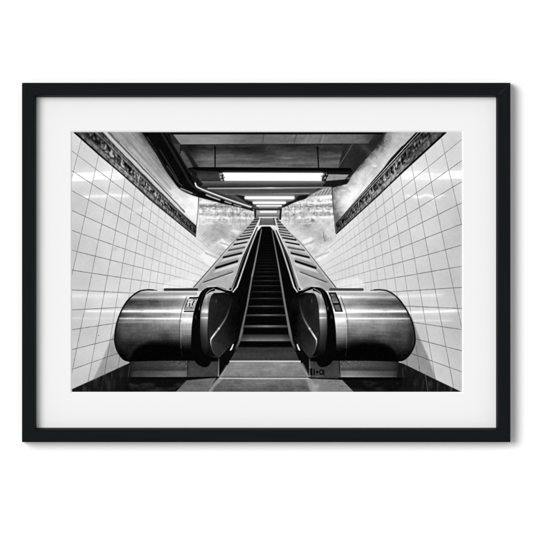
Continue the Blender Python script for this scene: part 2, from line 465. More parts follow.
# ---- mosaic friezes ----
def frieze(right):
    def f(x, y):
        k, r, sp, sc, dd = wall_uv(x, y, right)
        s = (300-y)/dd
        lo, hi = (.932, 1.108) if right else (.858, .998)
        v = (s-lo)/(hi-lo)
        if right: lvl = np.interp(x, [336, 350, 375, 395, 415, 450], [58, 84, 108, 112, 74, 52])
        else: lvl = np.interp(x, [75, 100, 118, 150, 175, 196], [60, 82, 106, 100, 88, 60])
        fine = fbm(k*7, v*9, 80+right, 4)
        bits = vn(k*9, v*7, 84+right)-.5
        b = lvl*np.interp(v, [0, .03, .06, .28, .34, .72, .78, .9, .94, 1], [.6, .8, 1.2, 1.25, .72, .62, 1.1, 1.0, .8, .7])
        inner = np.clip((v-.3)*12, 0, 1)*np.clip((.76-v)*12, 0, 1)
        b = b*(1+1.5*fine*(1-inner*.2)) + bits*lvl*1.5*inner
        # raised letter-like shapes of the mosaic, unreadable at this angle
        cell = k*2.4
        ci = np.floor(cell).astype(int); cf = cell-ci
        st = np.maximum(np.abs(cf-.25) < .12, np.abs(v-(.38+.3*TAB[ci & 255, 7])) < .05)*(cf < .78)
        b = b + st*inner*lvl*.62*(TAB[ci & 255, 19] > .3)
        if right:
            for (c, w, g) in ((1.0, .05, .12), (.93, .03, 1.9), (.875, .04, .22), (.8, .02, 1.35)):
                m = np.clip((w-np.abs(v-c))/.012, 0, 1); b = b*(1-m)+lvl*g*m
        else:
            for (c, w, g) in ((.86, .02, .55), (.8, .02, 1.4), (.3, .02, .5)):
                m = np.clip((w-np.abs(v-c))/.012, 0, 1); b = b*(1-m)+lvl*g*m
        return np.clip(b, 4, 215)
    return f
fill([(73.5, 131), (102, 131), (130, 162.4), (150, 184.3), (196.6, 226), (195.7, 237.2), (150, 199.9), (98.7, 154)], frieze(False), reg=FRIEZE)
fill([(446.9, 131), (418.2, 131), (401.5, 147), (382.4, 169.6), (351.5, 205), (335.6, 223.4), (336.2, 234.4), (380, 194.8), (404, 170.7)], frieze(True), reg=FRIEZE)
line([(402.4, 147), (391, 159), (383, 169.8), (371, 183.4)], [1.6, 1.3, 1.0, .6], 26, soft=.6)
line([(74.6, 132.3), (98.7, 154.2), (130, 181)], [1.8, 1.4, .6], 8); line([(130, 181), (150, 199.9), (195.7, 236.8)], [.6, .6, .8], 40, alpha=.8)
line([(445.4, 132.6), (404, 170.4), (384, 190)], [1.7, 1.3, .8], 6); line([(384, 190), (336.4, 233.6)], [.8, .9], 34, alpha=.8)
for (x, y, rx, ry, t) in ((384, 179.6, 1.2, 1.5, 205), (391.5, 174.3, .9, 1.5, 200), (395, 171.3, .9, 1.5, 205), (405.8, 161.3, 1.6, .8, 170), (131.2, 172, .9, .8, 240), (387.5, 175.5, 1, 1, 40), (389, 178, .8, .8, 35),
        (397.5, 168.5, .9, 1.4, 45), (409, 154, 1.4, 1.1, 30), (415.5, 150.5, 1.2, 1.5, 25), (423, 141, 1, 1.6, 130), (419, 146, 1.2, 1.6, 120), (103.5, 143, 1.8, .7, 12), (104.5, 150.3, 2.2, .6, 10), (102, 147, .8, 2, 140), (91, 135, .8, 1.2, 120),
        (88, 134.6, 1.6, 1.4, 10), (97.5, 143, 1.8, 2.2, 28), (118.5, 156.5, 1.6, 1.6, 30), (115, 153.5, 1, 1.6, 140), (129.3, 172, .8, 1.2, 20), (127.5, 170.5, .7, 1.4, 120), (158, 197.5, 1, 1, 190), (162, 201, 1, .6, 180)):
    spot(x, y, rx, ry, t, .85)
# corner where the passage turns
line([(198.8, 196), (198, 212), (196.4, 226)], [.9, .8, .7], [60, 110, 90]); line([(331.8, 187), (333.2, 206), (335.8, 233)], [1.0, .9, .8], [60, 75, 90])

# ---- ceiling: beams, soffits, hangers, lamps ----
def soffit(x, y):
    b = np.interp(y, [144, 150, 156, 162, 167], [52, 60, 84, 100, 108])
    b = b + 12*np.exp(-((x-210)**2)/500)*(y > 150) - 18*np.exp(-((x-255)**2/300+(y-150)**2/20)) + 14*np.exp(-((x-292)**2/300+(y-158)**2/14))
    b = b - 30*np.exp(-((x-190)**2)/90)
    return b*.95+50*fbm(x*.03, y*.3, 90)+22*fbm(x*.12, y*.35, 89)+14*fbm(x*.4, y*.9, 91)
fill([(178, 143), (371, 143), (346, 184), (190, 184)], soffit, soft=.5, reg=CEIL)
fill([(344, 143.5), (371, 141), (380, 132), (388, 130), (374, 150), (359.4, 166), (350, 178), (336, 172), (338.5, 167)],
     lambda x, y: 46+24*fbm(x*.15+y*.12, (x-y)*.05, 92)+20*np.exp(-((x-y-217)**2)/20), soft=.8, reg=CEIL)
line([(352.5, 144), (344, 158), (338.2, 167.3)], .7, 120, alpha=.7)
fill([(172.5, 133.5), (376, 133.5), (368.5, 143.4), (180.6, 144.4)],
     lambda x, y: np.interp(x, [172, 215, 250, 320, 360, 376], [128, 132, 104, 116, 104, 62])+22*fbm(x*.12, y*.4, 93)+16*fbm(x*.9+y*.5, y*.25, 94)*(x > 285)+7*fbm(x*1.2, y*1.2, 95), soft=.4, reg=BEAM)
fill([(368.5, 143.4), (376, 133.5), (382, 133.5), (374, 146)], 44, soft=.9, reg=CEIL)
line([(362, 133.8), (376.6, 135), (371.5, 141)], .6, 74, alpha=.5)
for (x, t) in ((264, 70), (263.4, 84), (296.5, 70), (321.5, 78), (324, 140), (308, 140)): line([(x, 135), (x-2.5 if t != 84 else x, 143)], .9, t, soft=.6, alpha=.6)
fill([(170, 131), (384, 131), (383, 134.3), (170, 134.5)], lambda x, y: 10+2*fbm(x, y, 3), soft=.5, reg=BEAM)
line([(181, 144.8), (366, 144.2)], .8, 40, alpha=.6)
# scuffs
for (x, y, rx, ry, t, a, r) in ((234, 149.8, 1.6, 1, 44, .8, 0), (240, 150.8, 1.8, 1, 52, .7, 0), (204, 147.5, 2.2, 1.5, 34, .7, 0), (294, 149, 5, 1, 46, .8, -.35), (300, 147.5, 3.5, .9, 60, .6, -.2), (289, 150.5, 3, .8, 52, .6, 0.1),
        (287, 158, 7, 1, 136, .6, 0), (244, 155.5, 6, .7, 112, .6, 0), (328, 157, 5, .6, 112, .6, 0), (246, 159.2, 5, .6, 116, .5, .05)):
    spot(x, y, rx, ry, t, a, r)
line([(214.9, 146.6), (215, 167)], [1.7, 1.2], 18, soft=.4); line([(213.8, 147), (214, 167)], .5, 112, alpha=.6); spot(214.9, 148, 1.3, 1.2, 12)
line([(317.6, 147), (318.5, 168)], [1.3, 1.2], 14, soft=.4); spot(317.6, 148, 1.2, 1.0, 10)
# left wedge between soffit and pipes
fill([(178.5, 151), (183, 151), (195, 168), (194.5, 174), (187, 170)], lambda x, y: 84+18*fbm(x*.3, y*.3, 96), soft=.6, reg=CEIL)
fill([(181, 144.6), (184.5, 146), (199.5, 168.5), (194, 168.5)], 34, soft=1.0)
fill([(171.5, 143.4), (180.6, 144.2), (179.5, 155), (177, 151)], 66, soft=.7); line([(181, 145.5), (180.2, 152), (178.8, 156)], .9, 16)
# black fixture rail
fill([(188, 168), (194, 167), (351, 168), (352, 172), (349, 176), (190, 172)], ygrad([(166, 22), (168, 4), (171, 12), (173, 34)]), soft=.4, reg=HOUSING)
fill([(192, 170.5), (218, 171.5), (221, 181.5), (200, 183), (194, 175)], lambda x, y: 44+26*np.exp(-((y-177)**2)/12)+16*fbm(x*.2, y*.5, 97), soft=.6, reg=HOUSING)
fill([(319, 172.5), (350, 172.5), (344, 182.5), (320, 182)], 24, soft=.5, reg=HOUSING)
fill([(327.5, 174.2), (348.8, 174.6), (344, 180.6), (325.6, 181)], lambda x, y: 148+26*fbm(x*.12, y*.7, 98), soft=.4, reg=HOUSING)
line([(335, 174.5), (333.5, 180.6)], .5, 95, alpha=.6); line([(327, 177.4), (346, 177)], .5, 110, alpha=.4)
# below the first lamp
fill([(196, 181.3), (350, 181.3), (345, 184), (333, 187.6), (200, 187.6)], ygrad([(181, 120), (183, 84), (186, 58), (187.5, 40)], 10, .1, .5, 99), soft=.5, reg=CEIL)
fill([(326, 181), (350, 179), (347, 184), (334, 187), (322, 187)], 26, soft=.7)
fill([(205, 188.6), (318, 188.4), (311, 194.6), (226, 195)], ygrad([(188, 110), (190, 74), (193, 88), (194.5, 110)], 18, .1, .4, 100), soft=.4, reg=CEIL)
line([(208, 188.4), (264, 188.1), (331, 187.4)], 1.1, [170, 214, 150], soft=.4, reg=BEAM); spot(270, 187.9, 6, .7, 235, .7); spot(266, 188.6, 3, .4, 120, .6)
line([(228, 194.2), (309, 193.4)], .9, [96, 150], soft=.4)
fill([(228, 195), (312, 194.4), (305, 199), (291, 203.5), (282, 208), (281, 219), (255, 219), (254.5, 208), (248, 204)], ygrad([(194.5, 96), (196, 80), (204, 96), (210, 70), (213, 130), (219, 130)], 14, .3, .5, 101), soft=.5, reg=CEIL)
fill([(235, 194.6), (244, 195), (247, 199.5), (252, 202), (254, 206), (248, 204)], 30, soft=.8)
fill([(295, 199.5), (299, 195.5), (309, 194.5), (306, 198.6), (297, 201), (288, 205.5), (283, 207.5), (284, 204.5)], 26, soft=.7)
fill([(236, 194.6), (295, 194), (294.5, 195.9), (244, 196)], 116, soft=.5)
def glow(x0, x1, y, r, a=.5, t=205):
    for k in range(5): spot(x0+(x1-x0)*(k+.5)/5, y, (x1-x0)/8, r, t, a)
glow(246, 294, 200.2, 1.2, .35); glow(254, 285, 200.6, .8, .3)
def lamp(x0, x1, y0, y1, t=255, sk=.4, soft=.4):
    h = (y1-y0)/2; c = (y0+y1)/2
    fill([(x0+h*.4, y0), (x1-h*.4, y0), (x1, c), (x1-h*.5, y1), (x0+h*.5, y1), (x0, c)], t, soft=soft, reg=LAMP)
lamp(244.4, 294.6, 196.2, 199.2); lamp(252.6, 286, 201.5, 203.9, 252); lamp(256.3, 281.8, 205.1, 206.5, 248)
line([(259, 207.7), (278, 207.7)], .8, 175, alpha=.8)
fill([(254.3, 208.6), (281.8, 208.6), (281.4, 210.2), (254.8, 210.2)], 52, soft=.4)
fill([(256.3, 210.3), (280, 210.3), (279.6, 216.6), (257, 216.6)], ygrad([(210, 160), (213.5, 150), (216, 110)]), soft=.4, reg=CEIL)
line([(255, 209.5), (255.4, 219)], 1.8, 34); line([(280.9, 209.5), (280.2, 219)], 1.8, 34)
lamp(259.7, 276.9, 211.0, 212.7, 252, soft=.3)
for (x0, x1, yc, rr) in ((246, 293, 197.7, 2.6), (254, 285, 202.7, 1.9), (258, 280, 205.8, 1.4), (262, 275, 211.9, 1.5)):
    line([(x0, yc), (x1, yc)], rr, 250, soft=1.6, alpha=.5)
line([(226, 176.8), (320, 176.8)], 8.6, 240, soft=2.6, alpha=.5)
# main lamp
fill([(219.5, 172.4), (327, 172.6), (325, 181.6), (221.5, 181.6)], 70, soft=.5, reg=HOUSING)
fill([(222.5, 172.5), (323, 172.9), (321.5, 181.2), (224.5, 181)], lambda x, y: 254-50*np.clip((np.abs(y-176.8)-3.6)/1.2, 0, 1), soft=.5, reg=LAMP)
for (x, y, r, t) in ((221, 174, .8, 240), (223, 175.4, .8, 30), (220.8, 177, .8, 210), (222.6, 178.5, .9, 40), (224.5, 177.3, .6, 60), (222, 180, .7, 220), (325.5, 175, .7, 10), (323.8, 176.6, .8, 30), (322.2, 178.6, .7, 60), (326.8, 174.5, .5, 220),
        (325.2, 177.9, .7, 235), (324.8, 180.2, .8, 12), (327.4, 176, .6, 15), (321.6, 176.2, .7, 90), (323.4, 174.4, .8, 240)):
    spot(x, y, r, r, t, .95)
line([(328, 174), (325, 181)], .9, 16)
spot(272, 183, 45, 1.6, 120, .35)

# ---- pipes and conduit in the left corner ----
EDGE_L = cr([(140, 131), (142.5, 133.4), (153.8, 150.3), (165, 169.4), (172, 179.5), (179.3, 188.7), (188.3, 193.7), (198.4, 197.3), (210, 200.2), (223.8, 204), (240, 207.6), (254, 211.5)])
EDGE_R = [(252, 207), (229.4, 199.2), (212, 192.6), (201.3, 188.3), (195.6, 184.8), (192, 176), (186.9, 167), (179, 154), (172.3, 142.4), (168.5, 131)]
fill(EDGE_L+EDGE_R, lambda x, y: 12+9*fbm(x*.3, y*.3, 110)+np.clip((x-200)*.4, 0, 20), soft=.7, reg=PIPE)
for (pts, w, t, a) in (([(147, 137), (151, 143)], .9, 86, .8), ([(160, 150), (168, 163), (178, 180)], 1.2, 56, .8), ([(167, 166), (172, 173), (177, 181), (182, 186)], 1.3, 74, .8), ([(162, 134), (172, 151), (184, 172), (191, 184), (200, 191)], 2.2, 44, .8),
        ([(160, 132), (172, 153), (181, 169)], .8, 26, .9), ([(150, 141), (161, 160), (171, 176)], 1.4, 34, .8), ([(165.4, 131.5), (175.5, 149), (189, 172)], .7, 62, .5), ([(178, 187.5), (186, 191.5), (196, 194.5)], .9, 95, .8), ([(183, 187), (190, 191.5), (197, 194)], 1.2, 16, .9),
        ([(181, 188.3), (187, 190.8), (192, 193)], 1.2, 190, .7)):
    line(cr(pts) if len(pts) > 2 else pts, w, t, alpha=a)
line(cr([(195.3, 183), (196.6, 186.4), (201.3, 189), (212, 193.3), (229.4, 199.8), (251, 207)]), [1.5]*31, 224, soft=.4)
line([(201, 190.6), (230, 201.5), (250, 208)], .9, 120, alpha=.7)
line([(206.5, 194.8), (212, 197.2), (219.6, 199.8)], 1.6, 176, soft=.5); line([(225, 201.6), (231, 203.6)], 1.3, 165, soft=.4); line([(234, 204.6), (241, 206.8)], 1.0, 150)
line([(204, 195.6), (220.5, 201.7), (236, 206.2)], .8, 8)
fill([(190, 168), (196, 170), (198, 178), (203, 184), (200, 187), (193, 180)], lambda x, y: 24+50*np.clip(fbm(x*.5, y*.5, 111), 0, 1), soft=.7, reg=PIPE)
spot(155.5, 150.5, 1.6, 1, 48, .7); spot(197, 177, 1.5, 1.5, 70, .6); spot(200, 179.5, 1.2, 1.8, 86, .5)

# ---- things that repeat on both sides: left coordinates, mirrored for the right ----
SX = [72, 115, 125, 160, 190, 212, 222, 230, 245, 300]; SV = [530, 529.8, 527.8, 527.5, 527.3, 527.3, 528.8, 530, 532, 532]
def mir(pts): return [(float(np.interp(x, SX, SV))-x, y) for (x, y) in pts]
DX = [190, 230, 262, 300]; DV = [529, 533.2, 532, 532]
def mird(pts): return [(float(np.interp(x, DX, DV))-x, y) for (x, y) in pts]
SIDES = ((lambda p: p, lambda p: p, False), (mir, mird, True))

for (m, md, right) in SIDES:
    # sloping deck beside the handrail
    deck = [(193, 291), (194.5, 286.3), (212, 266), (230.5, 244.6), (243, 232.5), (252, 222), (256.4, 216.5), (260.5, 217), (254.5, 233), (241, 262), (233, 285), (228, 291)]
    def deck_t(x, y, right=right):
        X = (530-x) if right else x
        return np.interp(y, [217, 235, 250, 270, 288], [120, 190, 190, 176, 178])+28*fbm(x*.12, y*.16, 120+right)+9*fbm(x*.8, y*.8, 121)-30*np.exp(-((X+y*.9-460)**2)/60)*.6
    fill(md(deck), deck_t, reg=SIDE)
    line(md([(193.5, 287.4), (212, 266.3), (230.5, 244.8), (243, 232.5), (254, 220.5)]), [.9, .8, .7, .6, .5], [70, 95, 110, 110, 90])
    line(md([(195, 288), (213, 267.5), (231, 246), (243, 234)]), .8, 225, alpha=.5)
    for (a, b, w, t, hi) in (((203.4, 282.4), (233, 271.8), 1.3, 58, 212), ((215.2, 268.2), (238, 261), 2.7, 22, 236), ((222.8, 257.6), (242, 253), 2.2, 24, 232), ((228.2, 250.5), (245, 247.4), 1.6, 84, 200), ((233.6, 244.6), (247.2, 241.9), 1.9, 20, 236),
            ((236.6, 240), (250, 237.5), 2.0, 18, 232), ((240, 236.6), (251.5, 234.7), 1.3, 24, 225), ((242.8, 233.7), (253, 231.8), 1.2, 18, 216), ((244.5, 230.8), (254.4, 229.2), 1.2, 24, 205), ((246.8, 227.9), (256, 226.6), 1.3, 20, 190),
            ((249.8, 224.9), (257, 224), 1.2, 26, 176), ((251.6, 222.2), (258, 221.6), 1.2, 30, 150), ((253.6, 219.6), (259, 219.2), 1.0, 30, 130)):
        w = w*.92; sl_ = (b[1]-a[1])/(b[0]-a[0])
        fill(md([(a[0]-2.2, a[1]+w*.5+2.6*w*.6), (a[0]+1, a[1]+w*.5), (b[0]+1.5, b[1]+w*.5), (b[0]-.5, b[1]+w*1.9)]), hi, soft=1.0, alpha=.6)
        fill(md([(a[0]-1, a[1]-w*.5), (b[0], b[1]-w*.5), (b[0]-.5, b[1]-w*1.9), (a[0]+4, a[1]-w*1.6)]), .84, soft=1.2, mul=True)
        fill(md([(a[0]-.3, a[1]+w*.5), (a[0]+.3, a[1]-w*.55), (b[0]+.4, b[1]-w*.5), (b[0]-.2, b[1]+w*.5)]), lambda x, y, t=t: t+10*fbm(x, y, 5), soft=.35)
        line(md([(a[0]+.3, a[1]-w*.6-.2), (b[0], b[1]-w*.6-.2)]), .35, 150, alpha=.5)
    # dark balustrade
    fill(m([(266, 226), (262, 226.3), (257.8, 231), (250, 250), (238.5, 284), (233.5, 292.3), (211, 293), (205, 304), (203.5, 316), (204, 340), (212, 358.5), (219.5, 376), (230.3, 361), (238, 347), (243, 334), (266, 334)]),
         lambda x, y: 9+6*fbm(x*.2, y*.2, 130), reg=BALU)
    # handrail and its bright metal edges
    fill(m([(252.5, 232), (256.4, 227), (258.4, 227), (240, 280), (236, 290), (231.5, 293), (229, 289.5), (236.5, 275), (241.5, 258)]), 14, reg=RAIL, soft=.3)
    line(m([(260.4, 218), (254.2, 231), (241.8, 257.4), (235.4, 276), (231, 287.6)]), [1.2, 1.5, 1.2, .9, 1.2], [225, 236, 200, 175, 190], reg=RAIL)
    line(m([(252.8, 238), (244, 257), (237.6, 274.5), (233.2, 286.6), (231.6, 290.3)]), [.4, .6, .7, .9, 1.4], [90, 110, 120, 150, 170], reg=RAIL)
    line(m([(259.6, 224.5), (256.8, 231), (249.6, 250), (240.2, 278), (237, 287), (232.8, 292.2), (229, 292.6)]), [.9, 1.3, 1.5, 1.5, 1.5, 1.3, .7], [235, 214, 186, 205, 214, 200, 150], soft=.4, reg=RAIL)
    line(m([(257.6, 230), (251, 249), (242, 275)]), .4, 70, alpha=.7)
    # newel: inner panel of dark polished steel
    panel = cr([(211.6, 294), (209.6, 303), (208.6, 316), (208.4, 332), (210.4, 344), (213, 352.5), (217.9, 358.2), (222.4, 354.6), (228.4, 347.5), (236, 339), (239.2, 326), (240.5, 305), (236, 293.8), (222, 293)])
    def panel_t(x, y, right=right):
        X = np.where(right, 528.5-x, x)
        b = np.interp(X, [208, 214, 224, 232, 240], [44, 34, 26, 12, 6])+np.interp(y, [293, 300, 330, 345, 356], [-14, 2, 4, 24, 30])*np.interp(X, [208, 228, 240], [1, .7, 0])
        return np.clip(b+24*fbm(x*.13, y*.1, 140+right)+12*fbm(x*.9, y*.7, 141), 4, 255)
    fill(m(panel), panel_t, soft=.5, reg=BALU)
    line(m(cr([(231.7, 297), (229.4, 307.7), (225.8, 317.8), (220.8, 325.9), (214.8, 333.8), (211.2, 338.8)])), [.7, .8, .9, 1.0, 1.1, 1.2, 1.3, 1.4, 1.4, 1.4, 1.4, 1.4, 1.5, 1.5, 1.5, 1.6, 1.6, 1.6, 1.7, 1.8, 1.8, 1.8, 1.8, 1.7, 1.6, 1.6, 1.6, 1.5, 1.4, 1.3, 1.2][:31],
         list(np.interp(np.arange(31), [0, 8, 14, 19, 20, 21, 25, 30], [20, 60, 110, 130, 235, 150, 240, 250])), soft=.55)
    line(m([(211.2, 338.8), (210.6, 342), (211.4, 347), (214, 354), (217.8, 358)]), [1.1, 1, .8, .6, .5], [245, 190, 90, 80, 80], soft=.4)
    line(m([(217.9, 358), (228.4, 347.4), (236, 339)]), .6, 80, alpha=.45)
    spot(m([(216.2, 301)])[0][0], 301, .5, 2.0, 110, .6)
    # skirt strip next to the steps
    line(m([(261.6, 229), (259.6, 240), (253.6, 269.4), (252.2, 275.5), (247.2, 305.4), (241, 334), (238.6, 342.5), (234.2, 350.8)]), [.8, 1.0, 1.3, 1.6, 1.9, 2.2, 2.1, 1.8], [120, 116, 128, 120, 112, 112, 96, 50], soft=.6, reg=BALU)
    # steps sit further in, painted below
    # newel ring
    ring = cr([(213.5, 291.5), (209, 292.5), (205, 296.4), (202.2, 305.4), (200.5, 316.6), (200.2, 335), (201.5, 350), (206, 358), (212, 360), (217.6, 358.6), (213, 352.5), (209.8, 344), (207.8, 334), (208.2, 316.6), (209, 305.4), (211.2, 296), (214.5, 292.8)])
    def ring_t(x, y, right=right):
        X = np.where(right, 527.4-x, x)
        b = np.interp(y, [291, 294, 299, 304, 308, 310.3, 311.3, 312.8, 314, 316.8, 317.8, 319, 320.5, 326, 334, 345, 352, 358], [235, 215, 150, 128, 168, 225, 250, 215, 148, 160, 238, 160, 138, 104, 68, 40, 18, 12])
        return b*np.interp(X, [200, 202, 206.5, 208.5], [.6, .86, 1.06, .85])+10*fbm(x*.4, y*.2, 143)
    fill(m(ring), ring_t, soft=.5, reg=DRUM)
    # base plates and plinths
    fill(m([(187.8, 356), (219, 356), (219, 376.6), (203, 377.4), (187.8, 377.2)]), lambda x, y, right=right: 66+26*fbm(x*.2, y*.25, 150+right)+10*fbm(x, y, 151)+np.interp(y, [358, 362, 377], [-20, 0, 4]), reg=PLINTH)
    fill(m([(129, 357), (188, 357), (188, 377.4), (130.8, 377.3)]),
         lambda x, y, right=right: (1.15 if right else 1)*(np.interp(y, [360, 361.5, 366, 370, 371.5, 375.5, 377.2], [40, 74, 72, 58, 92, 100, 130 if right else 92])*np.interp(np.where(right, 527.5-x, x), [130, 136, 160, 180, 188], [.45, .7, .95, 1.15, 1.05]))+24*fbm(x*.06, y*.5, 153+right)+10*fbm(x*.8, y*.8, 154), reg=PLINTH)
    line(m([(188, 360.5), (187.2, 377)]), .8, 22); line(m([(186.8, 361), (186.3, 376.5)]), .5, 120, alpha=.5)
    line(m([(218.9, 359.5), (218.4, 376.4)]), .9, [90, 150], soft=.4)
    for (x, y) in ((181, 362.5), (183.5, 364.6), (185.6, 366.8), (184, 361.6), (186, 363.5), (179, 364)): spot(m([(x, y)])[0][0], y, .7, .5, 130 if x % 2 > 1 else 34, .6)
    for i in range(26):
        x = 160+27*TAB[5, i]; y = 361+7*TAB[9, i]; spot(m([(x, y)])[0][0], y, .45, .4, 40+110*(TAB[11, i] > .5), .45)
    # drum
    drum = cr([(197, 290.9), (157.3, 290.6), (148.3, 289.8), (140.4, 290.9), (133.6, 294.9), (126.9, 301.5), (121.3, 311), (116.8, 323.4), (115, 334.7), (115, 343), (117.9, 352), (123.5, 359.2), (130.3, 361.4), (160, 360.7), (200, 360.2)])
    kx = [291, 292.5, 294.5, 296, 297.3, 299, 301, 305, 308.5, 310.2, 311.2, 312.3, 313.5, 316.2, 317.6, 318.5, 319.8, 322, 324, 330, 338, 346, 356]
    ka = [180, 128, 104, 116, 146, 98, 70, 66, 92, 140, 252, 150, 84, 88, 110, 205, 104, 122, 94, 82, 72, 56, 30]       # outer half
    kb = [215, 165, 150, 200, 220, 160, 150, 148, 180, 225, 254, 236, 172, 170, 190, 240, 180, 176, 150, 128, 84, 44, 14]       # next to the newel
    kc = [200, 150, 140, 165, 185, 128, 96, 100, 140, 200, 254, 205, 130, 128, 150, 230, 150, 150, 124, 104, 80, 50, 20]
    def drum_t(x, y, right=right):
        X = np.where(right, 527.6-x, x)
        wx = np.clip((X-118)/40, 0, 1); w2 = np.clip((X-158)/30, 0, 1)
        yy = y
        b = np.interp(yy, kx, ka)*(1-wx)+np.interp(yy, kx, kc)*wx
        b = b*(1-w2)+np.interp(yy, kx, kb)*w2
        b = b + (9 if right else 0)
        b = b*(1+.22*fbm(x*.05, y*.9, 160+right)) + 34*fbm(x*.09, y*.12, 162+right)*np.clip((y-296)/6, 0, 1) + 12*fbm(x*.9, y*.25, 164)
        b = 86+(b-90)*1.24
        b = b*(1-.35*np.exp(-((X-(115+np.abs(y-330)*.15))/3.5)**2))
        # black reflection of the floor
        top = np.interp(X, [128, 131, 133, 138, 144, 152, 165, 176, 184, 194], [366, 357, 351, 346.5, 343.5, 341.5, 341.5, 342.5, 346, 348])+1.2*fbm(x*.2, y*.1, 167)
        fade = np.interp(X, [130, 145, 160, 175, 188, 194], [5, 6, 9, 12, 15, 16])
        k = np.clip((y-top+fade*.45)/fade, 0, 1)*np.clip((X-125)/8, 0, 1); k = k*k*(3-2*k)
        k = np.maximum(k, np.clip((y-356)/4, 0, 1)*np.clip((X-126)/5, 0, 1))
        return np.clip(b*(1-k)+(4+3*fbm(x, y, 3))*k, 2, 255)
    fill(m(drum), drum_t, soft=.4, reg=DRUM)
    line(m(cr([(157, 290.4), (148.3, 289.8), (140.4, 290.9), (133.6, 294.9), (126.9, 301.5), (121.3, 311), (116.8, 323.4), (115, 334.7), (115, 343), (117.9, 352), (123.5, 359.2), (130.3, 361.4)])), [.6]*3+[1.3]*64, 8, soft=.35, reg=DRUM)
    # narrower strip by the newel
    fill(m(cr([(183.4, 306), (181.4, 313), (180, 322), (179.6, 334), (180.2, 346), (182, 352), (192, 352), (191.4, 334), (193.4, 312), (195, 304)])), lambda x, y: np.interp(y, [304, 311, 313, 317.5, 319, 330, 345, 352], [1.1, 1.0, 1.15, 1.0, 1.2, 1.22, 1.25, 1.0]), soft=.6, mul=True)
    line(m(cr([(186.8, 296.5), (183.2, 306), (181.2, 313), (179.9, 322), (179.6, 334), (180.4, 348), (182.5, 357)])), .6, 40, alpha=.75)
    line(m(cr([(184, 306), (182, 313), (180.8, 322), (180.4, 334), (181.2, 348)])), .5, 190, alpha=.4)
    line(m([(164.8, 289.7), (197, 289.6)]), 2.5, 62 if not right else 84, soft=.3, reg=DRUM); line(m([(165, 288.7), (197, 288.6)]), .7, 24, alpha=.7)
    line(m([(150, 292.1), (198, 291.9)]), .8, 226, alpha=.6)
    for i in range(14):
        x = 122+60*TAB[21, i]; y = 300+34*TAB[23, i]; spot(m([(x, y)])[0][0], y, .8+2.5*TAB[25, i], .5+1.4*TAB[27, i], 70 if i % 2 else 150, .22)
    # black handrail band round the newel
    band = cr([(214.8, 287.2), (209, 287.4), (205, 288.8), (200.5, 293), (197.1, 301), (193.8, 312), (192.1, 323.4), (191.3, 335), (191.2, 350), (193.6, 359), (198.4, 365), (205, 367.3), (209.3, 365), (210.6, 360), (206.5, 357.5), (202.2, 350), (200.4, 335), (200.5, 316.6), (202.2, 305.4), (205, 296.6), (209.5, 292.4), (215, 290.8)])
    fill(m(band), lambda x, y: 7+8*np.clip(fbm(x*.6, y*.3, 170), 0, 1), soft=.4, reg=RAIL)
    fill(m([(196, 352), (218, 358.2), (218.6, 361), (209, 362), (197, 361)]), 8, soft=.8)
    fill(m([(160, 357.5), (199, 355), (199, 360.6), (160, 360.6)]), 6, soft=.6)
    line(m(cr([(206.5, 290), (203.4, 294.5), (200.4, 303), (199, 310)])), .8, 46, soft=.5, alpha=.8)
    line(m([(202.1, 306), (201.1, 311), (200.8, 316)]), .9, 130, soft=.5, alpha=.8)
    spot(m([(195.6, 317)])[0][0], 317, .9, 2, 66, .8); spot(m([(199.4, 308.5)])[0][0], 308.5, .5, 1.6, 150, .7)
    line(m(cr([(209.5, 290.6), (214, 288.2), (219, 288.4), (226, 291), (231.5, 293.4)])), [2.2]*10+[3.2]*15, 8, reg=RAIL)
    line(m(cr([(208, 286.6), (213.5, 285.9), (218.6, 287), (225, 289.6), (230.6, 290.4)])), [.7]*25, 214, alpha=.85)
    line(m(cr([(205.5, 295.5), (207.6, 292), (211.5, 289.6), (214, 288.6)])), .6, 225, alpha=.85)
    line(m(cr([(213.4, 292.6), (218, 291.4), (224, 292.6), (230, 294)])), .5, 84, alpha=.7)

# front landing: black step channel
steps_poly = [(262.6, 227.5), (270.8, 227.5), (273.2, 233), (279.2, 270), (283.9, 303), (289, 334), (291.6, 345), (240, 345), (242.4, 334), (248.6, 303), (254.6, 270), (260.9, 233)]
fill(steps_poly, 7, soft=.5, reg=STEPS)
sk_l = ([229, 240, 270, 303, 334, 342], [262.0, 260.2, 254.6, 248.6, 242.2, 240])
sk_r = ([229, 240, 270, 303, 334, 342], [271.4, 273.2, 278.8, 283.8, 289.2, 291])
for (y, t, w) in ((233, 22, .4), (236, 26, .4), (239, 24, .4), (242, 26, .4), (244.6, 28, .4), (247.2, 30, .5), (249.8, 32, .5), (252.2, 36, .5), (254.6, 42, .5), (257.2, 46, .5), (259.6, 54, .6), (262.4, 52, .6), (265.5, 58, .6), (268.5, 62, .7), (271.9, 68, .8),
        (276.2, 76, .8), (280.7, 82, .9), (285.7, 86, .9), (291.7, 84, 1.0), (298.4, 88, 1.1), (306.2, 112, 1.3), (315.1, 126, 1.5), (326.3, 132, 2.2)):
    t = t*float(np.interp(y, [230, 290, 320], [.6, .74, .92]))
    a = float(np.interp(y, *sk_l))+.4; b = float(np.interp(y, *sk_r))-.4
    line([(a, y), ((a+b)/2, y-.05), (b, y)], w, [t*.55, t, t*.55], soft=.35)
    line([(a, y+w*.5+.5), (b, y+w*.5+.5)], .4, t*.35, soft=.6, alpha=.8)
fill([(242, 334.4), (289.8, 334.4), (291, 341.6), (240.6, 341.6)], lambda x, y: np.interp(y, [334.5, 336.5, 338, 340.5, 341.5], [50, 68, 84, 122, 60])*np.interp(x, [241, 250, 281, 290], [.7, 1, 1, .7])+6*fbm(x*.9, y*.4, 180), soft=.5, reg=STEPS)
